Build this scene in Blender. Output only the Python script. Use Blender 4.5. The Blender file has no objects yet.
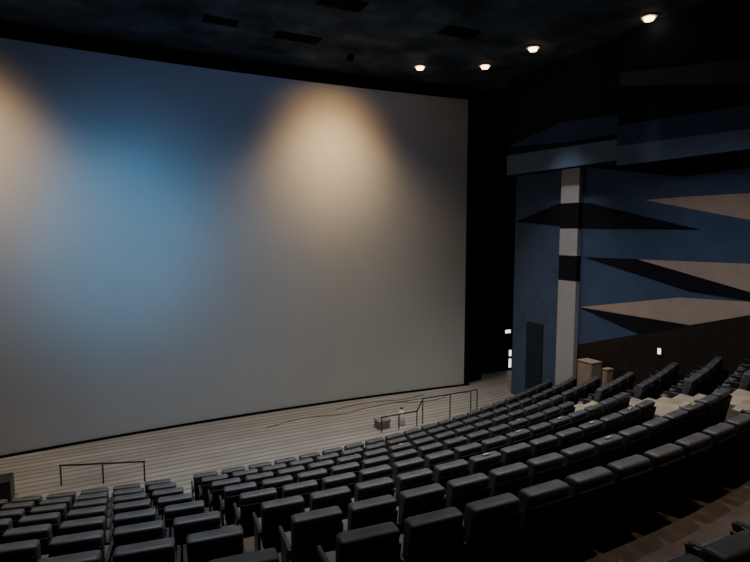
import bpy, bmesh, math, random
from mathutils import Vector, Matrix
random.seed(4)
C=bpy.context.scene.collection
R2=math.radians

# ------------------------------------------------------------------ helpers
def mat(name,col,rough=.6,metal=0,spec=.5,noise=0,nscale=8,bump=0,emit=None,estr=0,coat=0):
    m=bpy.data.materials.new(name);m.use_nodes=True
    nt=m.node_tree;b=nt.nodes['Principled BSDF']
    b.inputs['Base Color'].default_value=(*col,1);b.inputs['Roughness'].default_value=rough
    b.inputs['Metallic'].default_value=metal;b.inputs['Specular IOR Level'].default_value=spec
    b.inputs['Coat Weight'].default_value=coat
    tc=nt.nodes.new('ShaderNodeTexCoord')
    if noise>0:
        n=nt.nodes.new('ShaderNodeTexNoise');n.inputs['Scale'].default_value=nscale;n.inputs['Detail'].default_value=5
        nt.links.new(tc.outputs['Object'],n.inputs['Vector'])
        r=nt.nodes.new('ShaderNodeValToRGB')
        r.color_ramp.elements[0].position=.3;r.color_ramp.elements[1].position=.7
        r.color_ramp.elements[0].color=(*[c*(1-noise) for c in col],1)
        r.color_ramp.elements[1].color=(*[min(1,c*(1+noise)) for c in col],1)
        nt.links.new(n.outputs['Fac'],r.inputs['Fac']);nt.links.new(r.outputs['Color'],b.inputs['Base Color'])
    if bump>0:
        n2=nt.nodes.new('ShaderNodeTexNoise');n2.inputs['Scale'].default_value=nscale*6
        nt.links.new(tc.outputs['Object'],n2.inputs['Vector'])
        bp=nt.nodes.new('ShaderNodeBump');bp.inputs['Strength'].default_value=bump;bp.inputs['Distance'].default_value=.01
        nt.links.new(n2.outputs['Fac'],bp.inputs['Height']);nt.links.new(bp.outputs['Normal'],b.inputs['Normal'])
    if emit:
        b.inputs['Emission Color'].default_value=(*emit,1);b.inputs['Emission Strength'].default_value=estr
    return m

def obj(name,me,mats=(),label=None,cat=None,group=None,kind=None,parent=None,loc=None,rot=None):
    o=bpy.data.objects.new(name,me);C.objects.link(o)
    for m in mats: me.materials.append(m)
    if label:o['label']=label
    if cat:o['category']=cat
    if group:o['group']=group
    if kind:o['kind']=kind
    if parent:o.parent=parent
    if loc:o.location=loc
    if rot:o.rotation_euler=rot
    return o
def empty(name,loc,label,cat,group=None,rot=None):
    o=bpy.data.objects.new(name,None);C.objects.link(o);o.location=loc;o.empty_display_size=.2
    o['label']=label;o['category']=cat
    if group:o['group']=group
    if rot:o.rotation_euler=rot
    return o
def new(): return bmesh.new()
def addbox(bm,x0,x1,y0,y1,z0,z1,mi=0):
    v=[bm.verts.new(p) for p in [(x0,y0,z0),(x1,y0,z0),(x1,y1,z0),(x0,y1,z0),(x0,y0,z1),(x1,y0,z1),(x1,y1,z1),(x0,y1,z1)]]
    fs=[(0,3,2,1),(4,5,6,7),(0,1,5,4),(1,2,6,5),(2,3,7,6),(3,0,4,7)]
    out=[]
    for f in fs:
        a=bm.faces.new([v[i] for i in f]);a.material_index=mi;out.append(a)
    return out
def hexa(bm,bot,top):
    """bot/top: (x half, y0, y1, z)"""
    v=[]
    for hx,y0,y1,z in (bot,top):
        v+=[bm.verts.new(p) for p in [(-hx,y0,z),(hx,y0,z),(hx,y1,z),(-hx,y1,z)]]
    for f in [(0,3,2,1),(4,5,6,7),(0,1,5,4),(1,2,6,5),(2,3,7,6),(3,0,4,7)]:
        bm.faces.new([v[i] for i in f])
def fin(bm,name,smooth=False,bevel=0,seg=2):
    if bevel>0:
        bmesh.ops.bevel(bm,geom=bm.edges[:],offset=bevel,segments=seg,affect='EDGES',profile=.6)
    bmesh.ops.recalc_face_normals(bm,faces=bm.faces[:])
    me=bpy.data.meshes.new(name);bm.to_mesh(me);bm.free()
    if smooth=='small':
        for p in me.polygons:p.use_smooth=p.area<.02
    elif smooth:
        for p in me.polygons:p.use_smooth=True
    return me
def tube(bm,pts,r,n=8):
    pts=[Vector(p) for p in pts];rings=[]
    for i,p in enumerate(pts):
        t=(pts[min(i+1,len(pts)-1)]-pts[max(i-1,0)]).normalized()
        up=Vector((0,0,1)) if abs(t.z)<.9 else Vector((0,1,0))
        a=t.cross(up).normalized();b=t.cross(a)
        rings.append([bm.verts.new(p+(a*math.cos(2*math.pi*k/n)+b*math.sin(2*math.pi*k/n))*r) for k in range(n)])
    for i in range(len(rings)-1):
        for k in range(n):
            bm.faces.new((rings[i][k],rings[i][(k+1)%n],rings[i+1][(k+1)%n],rings[i+1][k]))
    bm.faces.new(rings[0]);bm.faces.new(rings[-1])
def lathe(bm,prof,n=24):
    rings=[[bm.verts.new((r*math.cos(2*math.pi*k/n),r*math.sin(2*math.pi*k/n),z)) for k in range(n)] for r,z in prof]
    for i in range(len(rings)-1):
        for k in range(n):
            bm.faces.new((rings[i][k],rings[i][(k+1)%n],rings[i+1][(k+1)%n],rings[i+1][k]))
    bm.faces.new(rings[0]);bm.faces.new(rings[-1])

# ------------------------------------------------------------------ materials
M_leather=mat('seat_leather',(.072,.075,.083),rough=.5,spec=.55,noise=.5,nscale=2.5,bump=.15)
M_shell=mat('seat_shell',(.010,.010,.013),rough=.65,spec=.25)
M_plastic=mat('black_plastic',(.022,.022,.024),rough=.4)
M_carpet=mat('dark_carpet',(.075,.056,.044),rough=.95,noise=.3,nscale=3,bump=.3)
M_black=mat('matte_black',(.006,.006,.007),rough=.9,spec=.1)
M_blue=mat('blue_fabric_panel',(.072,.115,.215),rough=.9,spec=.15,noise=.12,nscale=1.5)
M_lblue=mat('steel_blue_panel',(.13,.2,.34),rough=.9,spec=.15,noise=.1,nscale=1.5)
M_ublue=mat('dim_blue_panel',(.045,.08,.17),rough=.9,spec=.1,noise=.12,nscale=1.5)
M_navy=mat('navy_panel',(.011,.017,.037),rough=.9,spec=.1,noise=.15,nscale=1.5)
M_dark=mat('charcoal_panel',(.014,.015,.024),rough=.9,spec=.1)
M_door=mat('dark_navy_door',(.022,.030,.056),rough=.8,spec=.2)
M_tan=mat('tan_panel',(.50,.41,.345),rough=.9,spec=.1,noise=.08,nscale=2)
M_gray=mat('gray_panel',(.065,.073,.09),rough=.9,spec=.1)
M_brown=mat('dark_brown_wainscot',(.03,.022,.018),rough=.8,spec=.2,noise=.2,nscale=3)
M_col=mat('off_white_plaster',(.48,.495,.54),rough=.8,noise=.05,nscale=3)
M_metal=mat('black_painted_steel',(.01,.01,.012),rough=.35,metal=.3)
M_step=mat('tan_step_covering',(.38,.31,.235),rough=.8,noise=.35,nscale=1.5)
M_wood=mat('pale_tan_laminate',(.40,.31,.235),rough=.7,noise=.08,nscale=4)
M_lamp=mat('warm_lamp_diffuser',(1,.9,.75),emit=(1,.62,.3),estr=11)
M_glow=mat('white_glow_panel',(1,1,1),emit=(.95,.95,.9),estr=2.2)
M_rim=mat('lamp_trim_metal',(.45,.37,.28),rough=.5,metal=.1)
M_cupm=mat('cup_holder_ring',(.08,.08,.085),rough=.4,metal=.6)
M_white=mat('white_plastic',(.7,.7,.68),rough=.5)
M_cable=mat('cable_rubber',(.08,.07,.06),rough=.6)
M_glint=mat('mustard_glint',(.48,.38,.17),rough=.5)

def screen_mat():
    m=bpy.data.materials.new('projection_screen_vinyl');m.use_nodes=True
    nt=m.node_tree;b=nt.nodes['Principled BSDF']
    b.inputs['Roughness'].default_value=.7;b.inputs['Specular IOR Level'].default_value=.2
    tc=nt.nodes.new('ShaderNodeTexCoord');n=nt.nodes.new('ShaderNodeTexNoise')
    n.inputs['Scale'].default_value=.5;n.inputs['Detail'].default_value=2
    nt.links.new(tc.outputs['Object'],n.inputs['Vector'])
    r=nt.nodes.new('ShaderNodeValToRGB');r.color_ramp.elements[0].color=(.49,.51,.50,1);r.color_ramp.elements[1].color=(.55,.57,.56,1)
    nt.links.new(n.outputs['Fac'],r.inputs['Fac']);nt.links.new(r.outputs['Color'],b.inputs['Base Color'])
    return m
M_screen=screen_mat()

def deck_mat():
    m=bpy.data.materials.new('slatted_wood_deck');m.use_nodes=True
    nt=m.node_tree;b=nt.nodes['Principled BSDF'];b.inputs['Roughness'].default_value=.5
    tc=nt.nodes.new('ShaderNodeTexCoord');sp=nt.nodes.new('ShaderNodeSeparateXYZ')
    nt.links.new(tc.outputs['Object'],sp.inputs[0])
    def math_(op,a,bv=None):
        n=nt.nodes.new('ShaderNodeMath');n.operation=op
        nt.links.new(a,n.inputs[0])
        if bv is not None:n.inputs[1].default_value=bv
        return n.outputs[0]
    y=math_('DIVIDE',sp.outputs['Y'],.3)
    fr=math_('FRACT',y);g=math_('LESS_THAN',fr,.25)
    fl=math_('FLOOR',y)
    wn=nt.nodes.new('ShaderNodeTexWhiteNoise');wn.noise_dimensions='1D';nt.links.new(fl,wn.inputs['W'])
    n=nt.nodes.new('ShaderNodeTexNoise');n.inputs['Scale'].default_value=.5;n.inputs['Detail'].default_value=2
    nt.links.new(tc.outputs['Object'],n.inputs['Vector'])
    ad=nt.nodes.new('ShaderNodeMath');ad.operation='MULTIPLY_ADD';nt.links.new(wn.outputs['Value'],ad.inputs[0]);ad.inputs[1].default_value=.3
    nt.links.new(n.outputs['Fac'],ad.inputs[2])
    r=nt.nodes.new('ShaderNodeValToRGB');r.color_ramp.elements[0].position=.3;r.color_ramp.elements[1].position=.95
    r.color_ramp.elements[0].color=(.255,.265,.27,1);r.color_ramp.elements[1].color=(.40,.41,.415,1)
    nt.links.new(ad.outputs[0],r.inputs['Fac'])
    mx=nt.nodes.new('ShaderNodeMix');mx.data_type='RGBA';nt.links.new(g,mx.inputs[0])
    nt.links.new(r.outputs['Color'],mx.inputs[6]);mx.inputs[7].default_value=(.17,.175,.175,1)
    nt.links.new(mx.outputs[2],b.inputs['Base Color'])
    return m
M_deck=deck_mat()

def ceil_mat():
    m=bpy.data.materials.new('dark_ceiling_tiles');m.use_nodes=True
    nt=m.node_tree;b=nt.nodes['Principled BSDF'];b.inputs['Roughness'].default_value=.9;b.inputs['Specular IOR Level'].default_value=.1
    tc=nt.nodes.new('ShaderNodeTexCoord')
    br=nt.nodes.new('ShaderNodeTexBrick');br.offset=0
    br.inputs['Scale'].default_value=1;br.inputs['Brick Width'].default_value=1.2;br.inputs['Row Height'].default_value=.6
    br.inputs['Mortar Size'].default_value=.012
    br.inputs['Color1'].default_value=(.036,.056,.08,1);br.inputs['Color2'].default_value=(.06,.09,.125,1);br.inputs['Mortar'].default_value=(.033,.046,.062,1)
    nt.links.new(tc.outputs['Object'],br.inputs['Vector'])
    n=nt.nodes.new('ShaderNodeTexNoise');n.inputs['Scale'].default_value=.7;n.inputs['Detail'].default_value=3
    nt.links.new(tc.outputs['Object'],n.inputs['Vector'])
    r=nt.nodes.new('ShaderNodeValToRGB');r.color_ramp.elements[0].position=.32;r.color_ramp.elements[1].position=.72
    r.color_ramp.elements[0].color=(.5,.5,.5,1);r.color_ramp.elements[1].color=(1.7,1.75,1.8,1)
    nt.links.new(n.outputs['Fac'],r.inputs['Fac'])
    mx=nt.nodes.new('ShaderNodeMix');mx.data_type='RGBA';mx.blend_type='MULTIPLY';mx.inputs[0].default_value=1
    nt.links.new(br.outputs['Color'],mx.inputs[6]);nt.links.new(r.outputs['Color'],mx.inputs[7])
    nt.links.new(mx.outputs[2],b.inputs['Base Color'])
    return m
M_ceil=ceil_mat()

# ------------------------------------------------------------------ layout
XC=4.0;RR=54.0
def off(x): return (x-XC)**2/RR
def slope(x): return (x-XC)*2/RR
PITCH=1.28;RISE=.46
NR=8
SP=.66
def rowY(i): return 3.85+PITCH*i
def rowZ(i): return 3.5-RISE*i
FR=1.08
CH=13.4
WX=15.7

# floor (tiers)
prof=[(-6.9,5.3),(1.3,5.3),(1.3,4.0),(2.85,4.0),(2.85,3.75),(3.65,3.75)]
for i in range(NR):
    prof+=[(rowY(i)-.2,rowZ(i)),(rowY(i)+FR,rowZ(i))]
prof+=[(rowY(NR-1)+FR,-.3)]
bm=new();N=32;rings=[]
for k in range(N+1):
    x=-5.1+(WX+5.1)*k/N
    ring=[bm.verts.new((x,(y+off(x)) if j>0 else y,z)) for j,(y,z) in enumerate(prof)]
    ring.append(bm.verts.new((x,-6.9,-.3)))
    rings.append(ring)
L=len(rings[0])
for k in range(N):
    for j in range(L):
        bm.faces.new((rings[k][j],rings[k][(j+1)%L],rings[k+1][(j+1)%L],rings[k+1][j]))
bm.faces.new(rings[0]);bm.faces.new(rings[-1])
bmesh.ops.remove_doubles(bm,verts=bm.verts[:],dist=1e-5)
obj('floor',fin(bm,'floor'),[M_carpet],kind='structure',label='dark carpeted stepped seating tiers')
bm=new();addbox(bm,-5.1,19,12,21.2,-.3,0)
obj('floor.001',fin(bm,'floor_stage'),[M_deck],kind='structure',label='pale slatted wooden floor before the screen')

# shell
bm=new();addbox(bm,-5.3,19,-7,21.4,CH,CH+.2);obj('ceiling',fin(bm,'ceiling'),[M_ceil],kind='structure',label='dark tiled ceiling')
bm=new();addbox(bm,-5.3,-5.1,-7,21.4,-.3,CH);obj('wall_left',fin(bm,'wl'),[M_navy],kind='structure',label='navy side wall')
bm=new();addbox(bm,-5.1,19,-7.2,-7,-.3,CH);obj('wall_back',fin(bm,'wb'),[M_navy],kind='structure',label='dark rear wall')
bm=new();addbox(bm,-5.3,19.2,21.2,21.4,-.3,CH);obj('wall_front',fin(bm,'wf'),[M_black],kind='structure',label='black wall behind the screen')
bm=new();addbox(bm,18.8,19.0,17.8,21.2,0,CH);obj('wall_recess',fin(bm,'wr2'),[M_black],kind='structure',label='black wall of the exit recess')

# right wall with panel pattern
bm=new();addbox(bm,WX,WX+.25,-7,17.8,-.3,CH,0)
def wpoly(pts,mi,x,dx=.006):
    top=[bm.verts.new((x-dx,y,z)) for y,z in pts]
    f=bm.faces.new(top);f.material_index=mi
mats_w=[M_navy,M_blue,M_dark,M_tan,M_brown,M_lblue,M_gray,M_ublue]
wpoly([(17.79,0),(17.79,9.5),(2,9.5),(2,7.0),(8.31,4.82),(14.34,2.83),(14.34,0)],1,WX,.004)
wpoly([(14.34,0),(14.34,2.83),(8.31,4.82),(2,7.0),(-6.9,9.5),(-6.9,0)],4,WX,.004)
wpoly([(17.79,7.5),(15.31,8.19),(13.88,8.12),(9.77,7.14),(13.84,7.19)],2,WX,.010)
wpoly([(11.68,8.11),(10.18,8.14),(6,8.12),(6,6.75),(8.47,7.41)],3,WX,.010)
wpoly([(14.11,6.16),(11.84,6.19),(8.35,5.45),(6.4,4.9),(6.4,4.75),(8.34,5.20),(10.02,5.28)],2,WX,.010)
wpoly([(11.83,6.18),(8.39,6.22),(6.2,6.2),(8.35,5.45)],3,WX,.012)
wpoly([(14.17,4.30),(10.33,5.08),(8.33,5.18),(6.5,5.2),(8.31,4.82),(9.97,4.28)],3,WX,.012)
wpoly([(14.17,4.27),(9.97,4.28),(11.63,3.69)],2,WX,.014)
wpoly([(14.0,9.4),(10.5,8.75),(6,8.9),(6,9.4)],0,WX,.010)
me=bpy.data.meshes.new('wall_right')
bm.normal_update();bm.to_mesh(me);bm.free()
obj('wall_right',me,mats_w,kind='structure',label='blue side wall with tan and black triangular panels')

# bulkhead
BX=15.2
bm=new();addbox(bm,BX,WX-.02,-6.9,17.85,9.42,CH-.01,0)
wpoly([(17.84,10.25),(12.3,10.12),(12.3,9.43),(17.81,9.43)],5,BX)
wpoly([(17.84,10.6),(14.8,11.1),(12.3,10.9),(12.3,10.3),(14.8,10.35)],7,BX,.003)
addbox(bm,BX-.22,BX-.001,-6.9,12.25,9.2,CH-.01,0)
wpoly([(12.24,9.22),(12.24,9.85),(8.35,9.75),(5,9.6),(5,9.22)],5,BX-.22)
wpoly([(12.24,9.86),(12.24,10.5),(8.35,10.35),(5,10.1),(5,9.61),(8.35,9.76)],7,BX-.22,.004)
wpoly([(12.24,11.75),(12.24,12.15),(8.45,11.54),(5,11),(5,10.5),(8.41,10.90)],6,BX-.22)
me=bpy.data.meshes.new('bulk');bm.normal_update();bm.to_mesh(me);bm.free()
obj('trim_1',me,mats_w,kind='structure',label='navy bulkhead with steel blue angular panels')

# column
def column(name,y0,y1,z1,bands,label):
    bm=new();zs=[0]+[v for b in bands for v in b]+[z1]
    for k in range(len(zs)-1):
        addbox(bm,WX-.2,WX-.005,y0,y1,zs[k],zs[k+1],k%2)
    bmesh.ops.remove_doubles(bm,verts=bm.verts[:],dist=1e-4)
    return obj(name,fin(bm,name),[M_col,M_dark],kind='structure',label=label)
column('trim_2',14.22,15.08,9.41,[(5.25,6.2),(7.2,8.15)],'off-white wall pilaster with two black bands')

# door in the blue wall
bm=new();addbox(bm,WX-.05,WX-.006,15.98,16.9,.0,3.35);me=fin(bm,'door_1')
d=obj('door_1',me,[M_door],kind='structure',label='dark navy service door in the blue wall')
bm=new();tube(bm,[(WX-.05,16.1,1.05),(WX-.12,16.1,1.05),(WX-.12,16.25,1.05)],.012);obj('handle',fin(bm,'handle',True),[M_cupm],parent=d,label='small metal door handle')

# exit door in recess
bm=new();addbox(bm,16.7,18.55,20.95,21.19,0,1.95);d2=obj('door_2',fin(bm,'door_2'),[M_dark],kind='structure',label='dark exit door in black recess')
bm=new();addbox(bm,18.27,18.38,20.9,20.95,.75,1.05);obj('vision_panel',fin(bm,'vp',bevel=.004),[M_glow],parent=d2,label='bright narrow glass pane')
bm=new();addbox(bm,18.27,18.38,20.9,20.95,.15,.6);obj('vision_panel',fin(bm,'vp',bevel=.004),[M_glow],parent=d2,label='bright narrow glass pane')
es=empty('exit_light',(18.08,21.15,1.85+.2),'small white illuminated sign box above the exit door','exit sign')
bm=new();addbox(bm,-.2,.2,-.3,.04,-.11,.11);obj('housing',fin(bm,'h',bevel=.01),[M_plastic],parent=es)
bm=new();addbox(bm,-.17,.17,-.308,-.3,-.08,.08);obj('lit_face',fin(bm,'lf'),[M_glow],parent=es,label='glowing white face')

# screen
def scrY(x): return 20.22-(x-5.28)**2/174
SX0,SX1=5.28-9.45,5.28+9.28
scr=empty('cinema_screen',(5.28,20.22,0),'giant gently curved pale projection screen with black border','screen')
bm=new();N=40;za,zb=.08,12.87
vs=[]
for k in range(N+1):
    x=SX0+(SX1-SX0)*k/N;y=scrY(x)
    vs.append([bm.verts.new((x-5.28,y-20.22+dy,z)) for dy,z in ((0,za),(0,zb),(.04,zb),(.04,za))])
for k in range(N):
    for j in range(4): bm.faces.new((vs[k][j],vs[k][(j+1)%4],vs[k+1][(j+1)%4],vs[k+1][j]))
bm.faces.new(vs[0]);bm.faces.new(vs[-1])
obj('screen_surface',fin(bm,'ss'),[M_screen],parent=scr)
bm=new()
def fr(xa,xb,z0,z1,n):
    vv=[]
    for k in range(n+1):
        x=xa+(xb-xa)*k/n;y=scrY(x)-20.22
        vv.append([bm.verts.new((x-5.28,y+dy,z)) for dy,z in ((-.05,z0),(-.05,z1),(.1,z1),(.1,z0))])
    for k in range(n):
        for j in range(4): bm.faces.new((vv[k][j],vv[k][(j+1)%4],vv[k+1][(j+1)%4],vv[k+1][j]))
    bm.faces.new(vv[0]);bm.faces.new(vv[-1])
fr(SX0-.25,SX1+.25,0,za,40);fr(SX0-.25,SX1+.25,zb,zb+.2,40)
fr(SX0-.25,SX0,za,zb,2);fr(SX1,SX1+.24,za,zb,2)
obj('border',fin(bm,'border'),[M_black],parent=scr,label='matte black masking border')

# side masking drape
bm=new();N=60;vv=[]
for k in range(N+1):
    x=14.84+(17.3-14.84)*k/N;y=19.9+.45*(k/N)+.05*math.sin(k*1.3)
    vv.append([bm.verts.new((x,y+dy,z)) for dy,z in ((0,3.3),(0,CH-.05),(.03,CH-.05),(.03,3.3))])
for k in range(N):
    for j in range(4): bm.faces.new((vv[k][j],vv[k][(j+1)%4],vv[k+1][(j+1)%4],vv[k+1][j]))
bm.faces.new(vv[0]);bm.faces.new(vv[-1])
obj('masking_curtain',fin(bm,'mc',True),[M_black],label='tall black pleated masking drape beside the screen',cat='curtain')
bm=new();N=24;vv=[]
for k in range(N+1):
    x=14.84+(15.9-14.84)*k/N;y=19.95+.2*(k/N)+.04*math.sin(k*1.3)
    vv.append([bm.verts.new((x,y+dy,z)) for dy,z in ((0,.01),(0,3.25),(.03,3.25),(.03,.01))])
for k in range(N):
    for j in range(4): bm.faces.new((vv[k][j],vv[k][(j+1)%4],vv[k+1][(j+1)%4],vv[k+1][j]))
bm.faces.new(vv[0]);bm.faces.new(vv[-1])
obj('masking_curtain.001',fin(bm,'mc2',True),[M_black],label='short black drape hanging next to the exit',cat='curtain')

# ------------------------------------------------------------------ seats
def back_mesh():
    bm=new();hexa(bm,(.255,.12,.27,.32),(.282,-.035,.165,.995))
    return fin(bm,'backrest','small',bevel=.055,seg=5)
def shell_mesh():
    bm=new();hexa(bm,(.245,.075,.15,.22),(.268,-.055,.0,.88))
    return fin(bm,'shell','small',bevel=.014,seg=2)
def seat_mesh():
    bm=new();hexa(bm,(.245,.2,.68,.33),(.25,.19,.70,.49))
    return fin(bm,'seat','small',bevel=.035,seg=3)
def arm_mesh():
    bm=new()
    hexa(bm,(.018,.2,.5,.05),(.018,.2,.5,.56))
    hexa(bm,(.021,.1,.6,.555),(.022,.08,.62,.62))
    return fin(bm,'armrest','small',bevel=.008,seg=2)
def cup_mesh():
    bm=new();lathe(bm,[(.019,.565),(.021,.575),(.021,.632),(.018,.632),(.016,.6)],14);return fin(bm,'cup',True)
def base_mesh():
    bm=new();addbox(bm,-.2,.2,.2,.6,0,.05);addbox(bm,-.15,.15,.24,.56,.05,.33)
    return fin(bm,'base',bevel=.01,seg=1)
meshes=[('backrest',back_mesh(),M_leather),('back_shell',shell_mesh(),M_shell),('seat_cushion',seat_mesh(),M_leather),
        ('base',base_mesh(),M_plastic)]
me_arm=arm_mesh();me_arm.materials.append(M_plastic)
me_cup=cup_mesh();me_cup.materials.append(M_cupm)
for n,m,mm in meshes:m.materials.append(mm)
bm=new();addbox(bm,-.06,.06,-.02,.02,0,.03);me_glint=fin(bm,'glint',bevel=.004,seg=1);me_glint.materials.append(M_glint)  # mustard blocks whose colour stands in for warm reflections on chair tops
LBL='dark grey leather cinema chair with black shell and armrests'
proto=empty('cinema_chair',(0,0,0),LBL,'chair','tiered cinema chairs')
parts=[]
for n,m,mm in meshes: parts.append(obj(n,m,parent=proto))
AX=.295
parts.append(obj('armrest',me_arm,parent=proto,loc=(-AX,0,0)))
parts.append(obj('armrest',me_arm,parent=proto,loc=(AX,0,0)))
parts.append(obj('cup_holder',me_cup,parent=proto,loc=(AX,.57,0)))
first=[True]
def place(x,i,yy=None,zz=None,label=None,glint=False):
    y=(rowY(i) if yy is None else yy)+off(x);z=rowZ(i) if zz is None else zz
    a=math.atan(slope(x))
    if first[0]:
        root=proto;first[0]=False
    else:
        root=proto.copy();C.objects.link(root)
        for p in parts:
            c=p.copy();c.parent=root;C.objects.link(c)
    root.location=(x,y+random.uniform(-.005,.005),z+.001);root.rotation_euler=(0,0,a+R2(random.uniform(-.2,.2)))
    if label:root['label']=label
    if glint: obj('painted_glint',me_glint,parent=root,loc=(.0,.06,.99),label='small mustard patch painted as a warm reflection')
    return root
cent=[1.95+SP*k for k in range(16)]
left=[.88-SP*k for k in range(8)]
right=[12.58+SP*k for k in range(5)]
psi=R2(26.8)
def inview(x,y):
    u=x*math.cos(psi)-y*math.sin(psi);d=x*math.sin(psi)+y*math.cos(psi)
    return d>.8 and -.701*d-.9<u<.701*d+1.0
ENDX={0:10.4,1:10.9,2:10.3,3:11.6,4:11.0}
GLINTS={(1,7),(2,5),(2,9),(3,8),(3,12),(4,10),(5,6),(1,11),(2,11),(3,10)}
for i in range(NR):
    for x in left+cent+right:
        if i in(4,5) and x>15: continue
        if x in cent and i<=4 and x>ENDX[i]: continue
        if not inview(x,rowY(i)+off(x)): continue
        if x in left: lb='dark grey leather cinema chair in the short block across the aisle'
        elif x in right: lb='dark grey leather cinema chair in the block by the patterned wall'
        else: lb=LBL
        gl=(x in cent) and (i,cent.index(x)) in GLINTS
        if gl: lb='dark grey leather cinema chair with a painted warm reflection on top'
        place(x,i,label=lb,glint=gl)
for k in range(5):
    place(3.1+SP*k,0,yy=1.9,zz=4.0,label='dark grey leather cinema chair on the tier above the walkway')

# ------------------------------------------------------------------ aisle steps (part of the floor)
def stairs(x0,x1,m,label,rows,raised):
    bm=new()
    for i in rows:
        if i==-1: ye=3.65;zlow=3.5;zhi=3.75
        else: ye=rowY(i)+FR;zhi=rowZ(i);zlow=rowZ(i+1) if i<NR-1 else 0
        xm=(x0+x1)/2;o=off(xm)
        def bx(ya,yb,za,zb,a=None,b=None):
            done=set()
            for f in addbox(bm,a or x0,b or x1,ya+o,yb+o,za,zb):
                for v in f.verts:
                    if v not in done:
                        done.add(v);v.co.y+=off(v.co.x)-o
        if raised:
            xs=max(k for k in cent if k<=ENDX[i])+.42
            bx(rowY(i)-.19,rowY(i)+.22,zhi+.003,zhi+raised,xs,x1)
            bx(rowY(i)+.221,rowY(i)+.64,zhi+.003,zhi+raised-.17,xs,x1)
            bx(rowY(i)+.641,ye-.005,zhi+.003,zhi+raised-.34,xs,x1)
        else: bx(ye+.005,ye+.36,zlow+.003,zlow+(zhi-zlow)/2)
    return obj('floor',fin(bm,'steps'),[m],kind='structure',label=label)
stairs(1.24,1.58,M_carpet,'dark carpeted intermediate steps between two chair blocks',range(-1,NR),0)
stairs(10.5,12.2,M_step,'tan covered raised aisle steps near the patterned wall',range(0,5),.65)

# ------------------------------------------------------------------ railings
def railing(loc,posts,h,bars,label,rz=0):
    r=empty('guard_railing',loc,label,'railing','front guard railings',rot=(0,0,R2(rz)))
    for x in posts:
        bm=new();tube(bm,[(x,0,0),(x,0,h)],.022)
        obj('post',fin(bm,'post',True),[M_metal],parent=r)
    for p in bars:
        bm=new();tube(bm,p,.025);obj('rail_bar',fin(bm,'bar',True),[M_metal],parent=r)
railing((-.3,16.45,0),[-1.12,0,1.12],.58,[[(-1.15,0,.58),(1.15,0,.58)]],'low black steel railing on the wooden floor',rz=-20)
railing((11.5,16.4,0),[-1.24,-.02,.95,1.25],.95,[[(-1.27,0,.95),(1.28,0,.95)]],'black steel railing at the front of the wooden floor')
railing((9.2,16.3,0),[-.7,.0,.75],.55,[[(-.73,0,.55),(.78,0,.55)],[(.75,0,.55),(1.02,.08,.9)]],'lower black railing section stepping down beside the main one')

# cables on the deck
for pts in ([(8,19.3),(9.5,19.5),(11,19.2),(12.3,19.4)],[(5,18.6),(6.5,18.9),(8,18.7),(10,19.0),(12.0,18.9)],[(10.5,19.0),(12,18.5),(13.3,18.9),(14.2,18.7)]):
    cu=[]
    P=[Vector((x,y,.014)) for x,y in pts]
    for k in range(len(P)-1):
        p0=P[max(k-1,0)];p1=P[k];p2=P[k+1];p3=P[min(k+2,len(P)-1)]
        for t in [j/6 for j in range(6)]:
            cu.append(.5*((2*p1)+(-p0+p2)*t+(2*p0-5*p1+4*p2-p3)*t*t+(-p0+3*p1-3*p2+p3)*t**3))
    bm=new();tube(bm,cu,.012,6);obj('floor_cable',fin(bm,'cable',True),[M_cable],label='thin dark cable lying loosely across the wooden floor',cat='cable',group='cables on the wooden floor')

# stage speaker
sp=empty('floor_speaker',(-2.85,16.6,0),'squat black speaker cabinet standing on the wooden floor','speaker')
bm=new();addbox(bm,-.4,.4,-.3,.3,.03,.6);obj('cabinet',fin(bm,'cab',bevel=.02),[M_plastic],parent=sp)
bm=new();addbox(bm,-.36,.36,-.315,-.302,.08,.56);obj('grille',fin(bm,'gr',bevel=.004),[M_metal],parent=sp)
bm=new()
for sx in(-.33,.33):
    for sy in(-.23,.23):addbox(bm,sx-.03,sx+.03,sy-.03,sy+.03,0,.035)
obj('rubber_feet',fin(bm,'ft'),[M_cable],parent=sp)

# crate and jug
M_crate=mat('grey_crate_plastic',(.2,.19,.18),rough=.6)
cr=empty('storage_crate',(8.75,16.75,0),'grey plastic crate on the wooden floor','crate')
bm=new();addbox(bm,-.22,.22,-.2,.2,0,.3);addbox(bm,-.25,.25,-.23,.23,.26,.32);obj('crate_body',fin(bm,'cb',bevel=.012),[M_crate],parent=cr)
jg=empty('water_jug',(9.5,16.65,0),'small white plastic jug with a cap by the railing','jug')
bm=new();lathe(bm,[(.09,0),(.13,.02),(.13,.4),(.08,.54),(.045,.58),(.045,.62)],20);obj('jug_body',fin(bm,'jb',True),[M_white],parent=jg)
bm=new();lathe(bm,[(.05,.6),(.05,.65),(.04,.66)],16);obj('cap',fin(bm,'jc',True),[M_plastic],parent=jg)

# cabinets near column
def cabinet(loc,w,dp,h,label):
    c=empty('wooden_cabinet',loc,label,'cabinet')
    bm=new();addbox(bm,-dp/2,dp/2,-w/2,w/2,0,h);obj('body',fin(bm,'body',bevel=.012),[M_wood],parent=c)
    bm=new();addbox(bm,-dp/2-.02,dp/2+.01,-w/2-.02,w/2+.02,h-.0,h+.04);obj('top_board',fin(bm,'tb',bevel=.01),[M_wood],parent=c)
    bm=new();addbox(bm,-dp/2-.018,-dp/2-.001,-w/2+.04,w/2-.04,.1,h-.08);obj('door',fin(bm,'dr',bevel=.004),[M_wood],parent=c)
cabinet((15.2,13.2,rowZ(5)+.001),.62,.5,1.3,'pale tan cabinet standing beside the white pilaster')
cabinet((15.35,12.55,rowZ(5)+.001),.2,.3,1.15,'narrow pale tan cabinet by the end chair')

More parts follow.
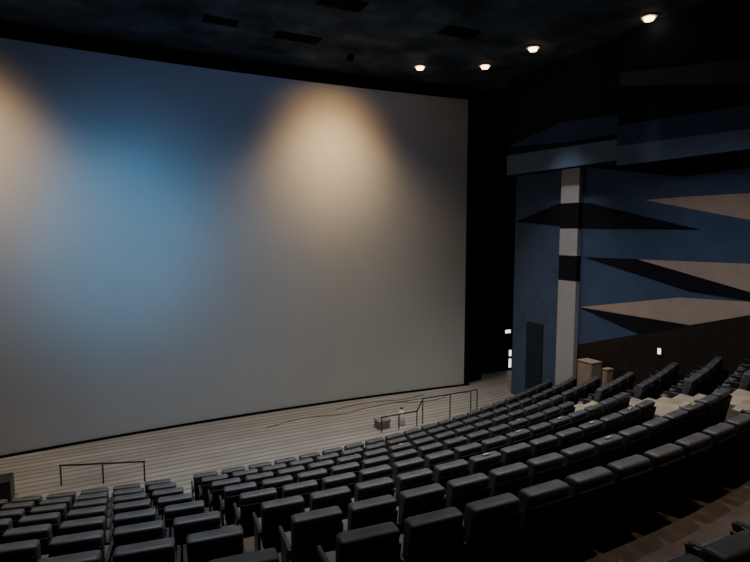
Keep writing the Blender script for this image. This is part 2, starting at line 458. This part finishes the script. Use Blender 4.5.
# wall lamp
wl=empty('wall_lamp',(WX-.015,10.87,3.3),'small white lit marker lamp fixed to brown wainscot','wall lamp')
bm=new();addbox(bm,-.05,.0,-.07,.07,-.12,.12);obj('backplate',fin(bm,'bp',bevel=.01),[M_cupm],parent=wl)
bm=new();addbox(bm,-.08,-.05,-.05,.05,-.09,.09);obj('diffuser',fin(bm,'df',bevel=.01),[M_glow],parent=wl)

# ------------------------------------------------------------------ ceiling fixtures
def downlight(x,y,power,col=(1,.86,.68),blend=.8,ang=80,label='round recessed downlight glowing warm white'):  # default label also goes to the added out-of-view downlights
    r=empty('recessed_downlight',(x,y,CH),label,'ceiling light','recessed ceiling downlights')
    bm=new();lathe(bm,[(.155,-.002),(.155,-.05),(.25,-.035),(.26,-.002)],28);obj('trim_ring',fin(bm,'tr',True),[M_rim],parent=r)
    bm=new();lathe(bm,[(.155,-.012),(.15,-.08),(.12,-.13),(.06,-.15)],24);obj('lamp_lens',fin(bm,'ll',True),[M_lamp],parent=r)
    l=bpy.data.lights.new('lamp','SPOT');l.energy=power;l.color=col;l.spot_size=R2(ang);l.spot_blend=blend;l.shadow_soft_size=.1
    o=bpy.data.objects.new('lamp',l);C.objects.link(o);o.parent=r;o.location=(0,0,-.18)
downlight(11.07,18.09,150,ang=36)
downlight(13.21,16.87,150,ang=40)
downlight(13.42,14.53,1000,ang=62,col=(1,.92,.85))
downlight(14.57,10.98,200,ang=20)
for x,y,p,c,a in [(1,9.5,1800,(.88,.94,1),84),(6,10.0,2000,(.9,.95,1),84),(9.5,9,2200,(.95,.93,.95),118),(1.5,4.5,150,(.8,.9,1),84),(6.3,2.9,900,(1,.82,.62),44),(9.5,5,350,(1,.88,.75),100)]:  # out-of-view downlights added to brighten chairs, walkway and side wall
    downlight(x,y,p,col=c,ang=a,blend=1)

def aim(o,t):
    o.rotation_euler=(Vector(t)-o.location).to_track_quat('-Z','Y').to_euler()
def projector(name,loc,tgt,e,col,size,soft=.5):
    l=bpy.data.lights.new(name,'SPOT');l.energy=e;l.color=col;l.spot_size=R2(size);l.spot_blend=1;l.shadow_soft_size=soft
    o=bpy.data.objects.new(name,l);C.objects.link(o);o.location=loc;aim(o,tgt)
def wash(x,y,power,ang,col,core,cz=10.9):
    r=empty('ceiling_spotlight',(x,y,CH),'compact black can light mounted above the screen','ceiling light','screen wash lights')
    bm=new();lathe(bm,[(.12,0),(.12,-.16),(.10,-.16),(.09,-.08)],24);obj('can_housing',fin(bm,'ch',True),[M_black],parent=r)
    l=bpy.data.lights.new('wash','SPOT');l.energy=power;l.color=col;l.spot_size=R2(ang);l.spot_blend=1;l.shadow_soft_size=1.1
    o=bpy.data.objects.new('wash',l);C.objects.link(o);o.parent=r;o.location=(0,0,-.18)
    projector('wash_core',(x,y-2.2,CH-.3),(x,20.1,cz),core,(1,.55,.19),62,1.0)
wash(8.2,18.2,2500,122,(1,.71,.42),1500)
wash(-3.9,17.9,2300,122,(1,.71,.42),1100,10.0)
projector('blue_wash',(1.0,9.0,13.1),(.7,20.2,6.6),1500,(.18,.5,1),60,1)
projector('blue_core',(1.0,9.0,13.1),(.4,20.2,7.4),4200,(.16,.58,1),36,1.5)
projector('blue_fill',(5,8,13.1),(4.5,20.2,9),650,(.2,.42,1),96)
projector('screen_fill',(6,6,13.1),(6.5,20,1.5),650,(.7,.95,.92),66,1)  # unseen neutral spot added to lift the lower screen to grey

# vents
for x,y,w,dd in [(6.16,14.2,1.3,.7),(5.9,17.3,1.5,.6),(10.36,14.53,1.2,.7),(3.4,17.0,1.0,.5)]:
    v=empty('ceiling_vent',(x,y,CH),'rectangular black slatted ceiling vent','vent','ceiling vents')
    bm=new();addbox(bm,-w/2,w/2,-dd/2,dd/2,-.04,0);obj('frame',fin(bm,'fr',bevel=.008),[M_black],parent=v)
    bm=new()
    for k in range(6):
        y0=-dd/2+.06+k*(dd-.12)/6;addbox(bm,-w/2+.05,w/2-.05,y0,y0+.05,-.055,-.041)
    obj('louvres',fin(bm,'lv'),[M_black],parent=v)

# world
w=bpy.data.worlds.new('w');bpy.context.scene.world=w;w.use_nodes=True
w.node_tree.nodes['Background'].inputs[0].default_value=(.4,.5,.7,1);w.node_tree.nodes['Background'].inputs[1].default_value=.02

cam=bpy.data.cameras.new('cam');cam.sensor_width=36;cam.lens=535/750*36;cam.clip_end=200
co=bpy.data.objects.new('cam',cam);C.objects.link(co);co.location=(0,0,7.1);co.rotation_euler=(R2(90-5.3),0,R2(-26.8))
bpy.context.scene.camera=co
